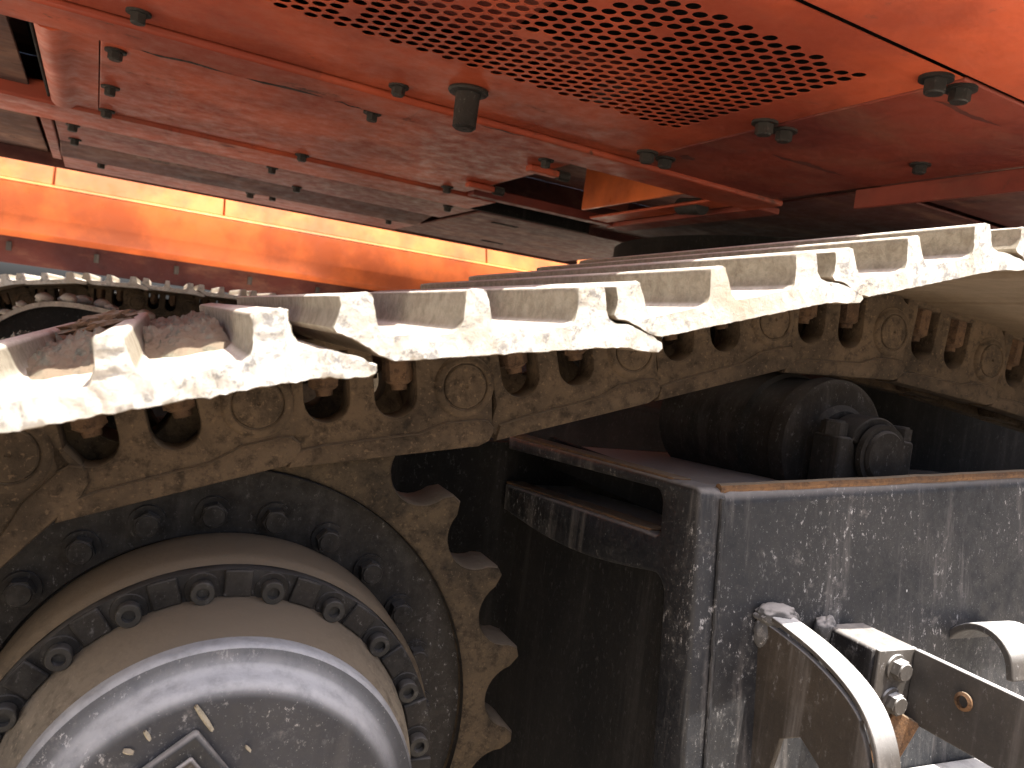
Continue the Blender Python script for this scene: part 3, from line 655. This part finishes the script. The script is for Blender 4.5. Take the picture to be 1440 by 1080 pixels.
# ================================================================== CARRIER ROLLER
cr = thing('carrier_roller', 'dark carrier roller with clamped axle behind the frame plate', 'roller', (.772, .64, -.076))
MB().lathe([(.0001, .062), (.045, .062), (.052, .068), (.074, .070), (.0825, .076), (.0835, .098), (.079, .104), (.079, .150), (.0835, .156), (.0835, .33), (.074, .34), (.0001, .34)], 64).build('drum', 'dark', cr)
ax = MB().lathe([(.0001, -.004), (.028, -.004), (.0305, -.001), (.0305, .070)], 40).build('axle', 'dark', cr)
MB().lathe([(.0306, .001), (.0365, .001), (.0370, .008), (.0306, .010)], 40).build('seal_ring', 'dark', ax)
cp = MB().prism([(-.062, -.10), (.062, -.10), (.062, .018), (.0395, .020)] + arc(0, 0, .0395, 28, -208, 24)[0:1] + [(.032, .004)] + arc(0, -.0, .031, 0, -180, 16) + [(-.032, .004), (-.0395, .018), (-.060, .018)], .012, .052).build('clamp_block', 'dark', cr, bevel=.003)
MB().prism(arc(0, 0, .044, 20, 160, 14) + arc(0, 0, .031, 160, 20, 14), .012, .050).build('clamp_cap', 'dark', cr, bevel=.002)
for x in (-.052, .054):
    hexhead(MB(), (x, .030, .018), (0, 0, 1), .0150, .019, .4, .0).build('bolt', 'dark', cr)
# hose between sprocket and roller
hz = tube([(.62, .98, -.052), (.70, .99, -.050), (.80, 1.0, -.050), (.9, 1.02, -.055)], .0045, 8).build('hose', 'orange_dirty', None, (0, 0, ZO)); tag(hz, 'thin reddish hose in the dark gap under the chain', 'hose')

# ================================================================== FAR TRACK
FY = 3.35
FP = [(-.80, -.30), (-.68, -.145), (-.50, -.075), (-.30, -.038), (-.10, -.026), (.10, -.022), (.30, -.018), (.50, -.014), (.70, -.010)]
for i in range(len(FP) - 1):
    (x0, z0), (x1, z1) = FP[i], FP[i + 1]
    od = ['first', 'second', 'third', 'fourth', 'fifth', 'sixth', 'seventh', 'eighth'][i]
    make_link(x0, z0, math.atan2(z1 - z0, x1 - x0), FY, od + ' link from the left of the far track, small beyond the near shoes', 'links of the far track', 30, 1, True)
ff = thing('track_guard', 'dark guard arch of the far track with pale stones along its rim', 'track guard', (-.2, 2.5, -.06))
rim = smoothpath([(-.36, -.20), (-.25, -.095), (-.15, -.015), (-.06, .012), (.06, .006), (.16, -.010), (.34, -.03)], 5)
vv = []; n = len(rim)
gm = MB(); gm.prism(rim + [(.34, -.45), (-.36, -.45)], .02, .30); gm.build('guard_wall', 'deep', ff)
MB().box(.36, 2.2, 1.18, 1.30, -.70, -.10).build('side_beam', 'hub', ff)
MB().prism([(-.75, -.60), (-.55, -.25), (-.42, -.03), (-.28, .020), (-.10, .055), (.3, .062), (1.2, .075), (1.2, -.6)], 1.315, 1.335).build('view_blocker', 'deep', ff)  # added blocker: hides the bright ground showing through the far chain
ed = MB(); ed.prism([(x, z + .004) for x, z in rim] + [(x, z - .010) for x, z in rim[::-1]], -.004, .019); ed.build('guard_rim', 'stone', ff)
for k in range(22):
    i = int(k * (n - 1) / 22); x, z = rim[i]; r_ = random.uniform(.010, .022)
    s_ = link_obj('stone', lump(r_, 1.2, 1., .75, 40 + k, .35, 2), 'stone', None, (-.2 + x + random.uniform(-.006, .006), 2.5 + random.uniform(.0, .10), ZO - .06 + z + r_ * .55 + .004))
    tag(s_, 'small pale stone lying on the guard rim of the far track', 'stone', 'stones on the far guard rim')

# ================================================================== DIRT ON THE SHOES, DEBRIS
def dirt_patch(name, link_i, u0, u1, y0, y1, hgt, seed):
    (x0, z0), (x1, z1) = PINS[link_i], PINS[link_i + 1]; a = math.atan2(z1 - z0, x1 - x0); ca, sa = math.cos(a), math.sin(a)
    nu, ny = 48, 150; v = []; f = []
    for j in range(ny + 1):
        for i in range(nu + 1):
            s, t = i / nu, j / ny; u = u0 + (u1 - u0) * s; y = y0 + (y1 - y0) * t + .02 * mnoise.noise(Vector((s * 3, seed, 0))) * (1 - t)
            e = min(1, t * 5) ** .6 * min(1, (1 - t) * 6) ** .6
            p = Vector((u * 30, y * 30, seed))
            h_ = hgt * e * (.65 + .5 * mnoise.noise(p * .6) + .35 * mnoise.noise(p * 1.9) + .28 * mnoise.noise(p * 5) + .2 * abs(mnoise.noise(p * 11))) + .0004
            vz = .0640 + max(h_, .0) - .0035 * (1 - e)
            v.append((x0 + u * ca - vz * sa, SHOE_Y + y, z0 + u * sa + vz * ca))
    for j in range(ny):
        for i in range(nu): q_ = j * (nu + 1) + i; f.append((q_, q_ + 1, q_ + nu + 2, q_ + nu + 1))
    o = MB().add(v, f).build(name, 'dirt', None, (0, 0, ZO), smooth=50); return o
tag(dirt_patch('dirt_heap', 1, .048, .100, .115, .60, .018, 1.7), 'grey dry dirt between the first two bars of the pitted shoe', 'dirt')
tag(dirt_patch('dirt_heap', 1, .123, .180, .125, .60, .016, 5.2), 'grey dry dirt between the last two bars of the pitted shoe', 'dirt')
tag(dirt_patch('dirt_heap', 0, .200, .250, .10, .60, .012, 9.2), 'grey dirt on the lip of the leftmost shoe', 'dirt')
rb = link_obj('rusty_bar', lump(.0115, 2.6, 1.0, .75, 61, .45, 4, 2.6), 'rust', None, (-.050, .80, ZO - .030)); rb.rotation_euler = (0, R(-22), R(8)); tag(rb, 'rusty lump of scrap lying across the dirty shoe', 'scrap')
def chip(x, z, L_, wd, rot, y, label, seed):
    mb = MB(); n_ = 7; v = []
    for i in range(n_):
        t = i / (n_ - 1) - .5; w_ = wd * (.6 + .4 * math.cos(t * 2.6)) * (1 + .3 * mnoise.noise(Vector((t * 6, seed, 0))))
        v += [(t * L_, -.0008, -w_), (t * L_, -.0032, -w_ * .1), (t * L_, -.0008, w_), (t * L_, .0015, 0)]
    f = []
    for i in range(n_ - 1):
        for k in range(4): f.append((i * 4 + k, i * 4 + (k + 1) % 4, i * 4 + 4 + (k + 1) % 4, i * 4 + 4 + k))
    f += [(0, 1, 2, 3), tuple((n_ - 1) * 4 + k for k in (3, 2, 1, 0))]
    o = mb.add(v, f).build('wood_chip', 'wood', None, (x, y, z + ZO)); o.rotation_euler.y = R(rot); tag(o, label, 'wood chip')
chip(.0560, -.3020, .024, .0020, 56, .5915, 'longest splintered wood chip stuck on the drive cover', 1)
chip(.0189, -.3117, .008, .0016, 60, .5915, 'small pale wood chip left of the long splinter', 2)
chip(.0076, -.3226, .007, .0022, 20, .5915, 'stubby pale wood chip near the cover rim', 3)
chip(.0898, -.3286, .006, .0012, 50, .5915, 'tiny wood chip right of the long splinter', 4)
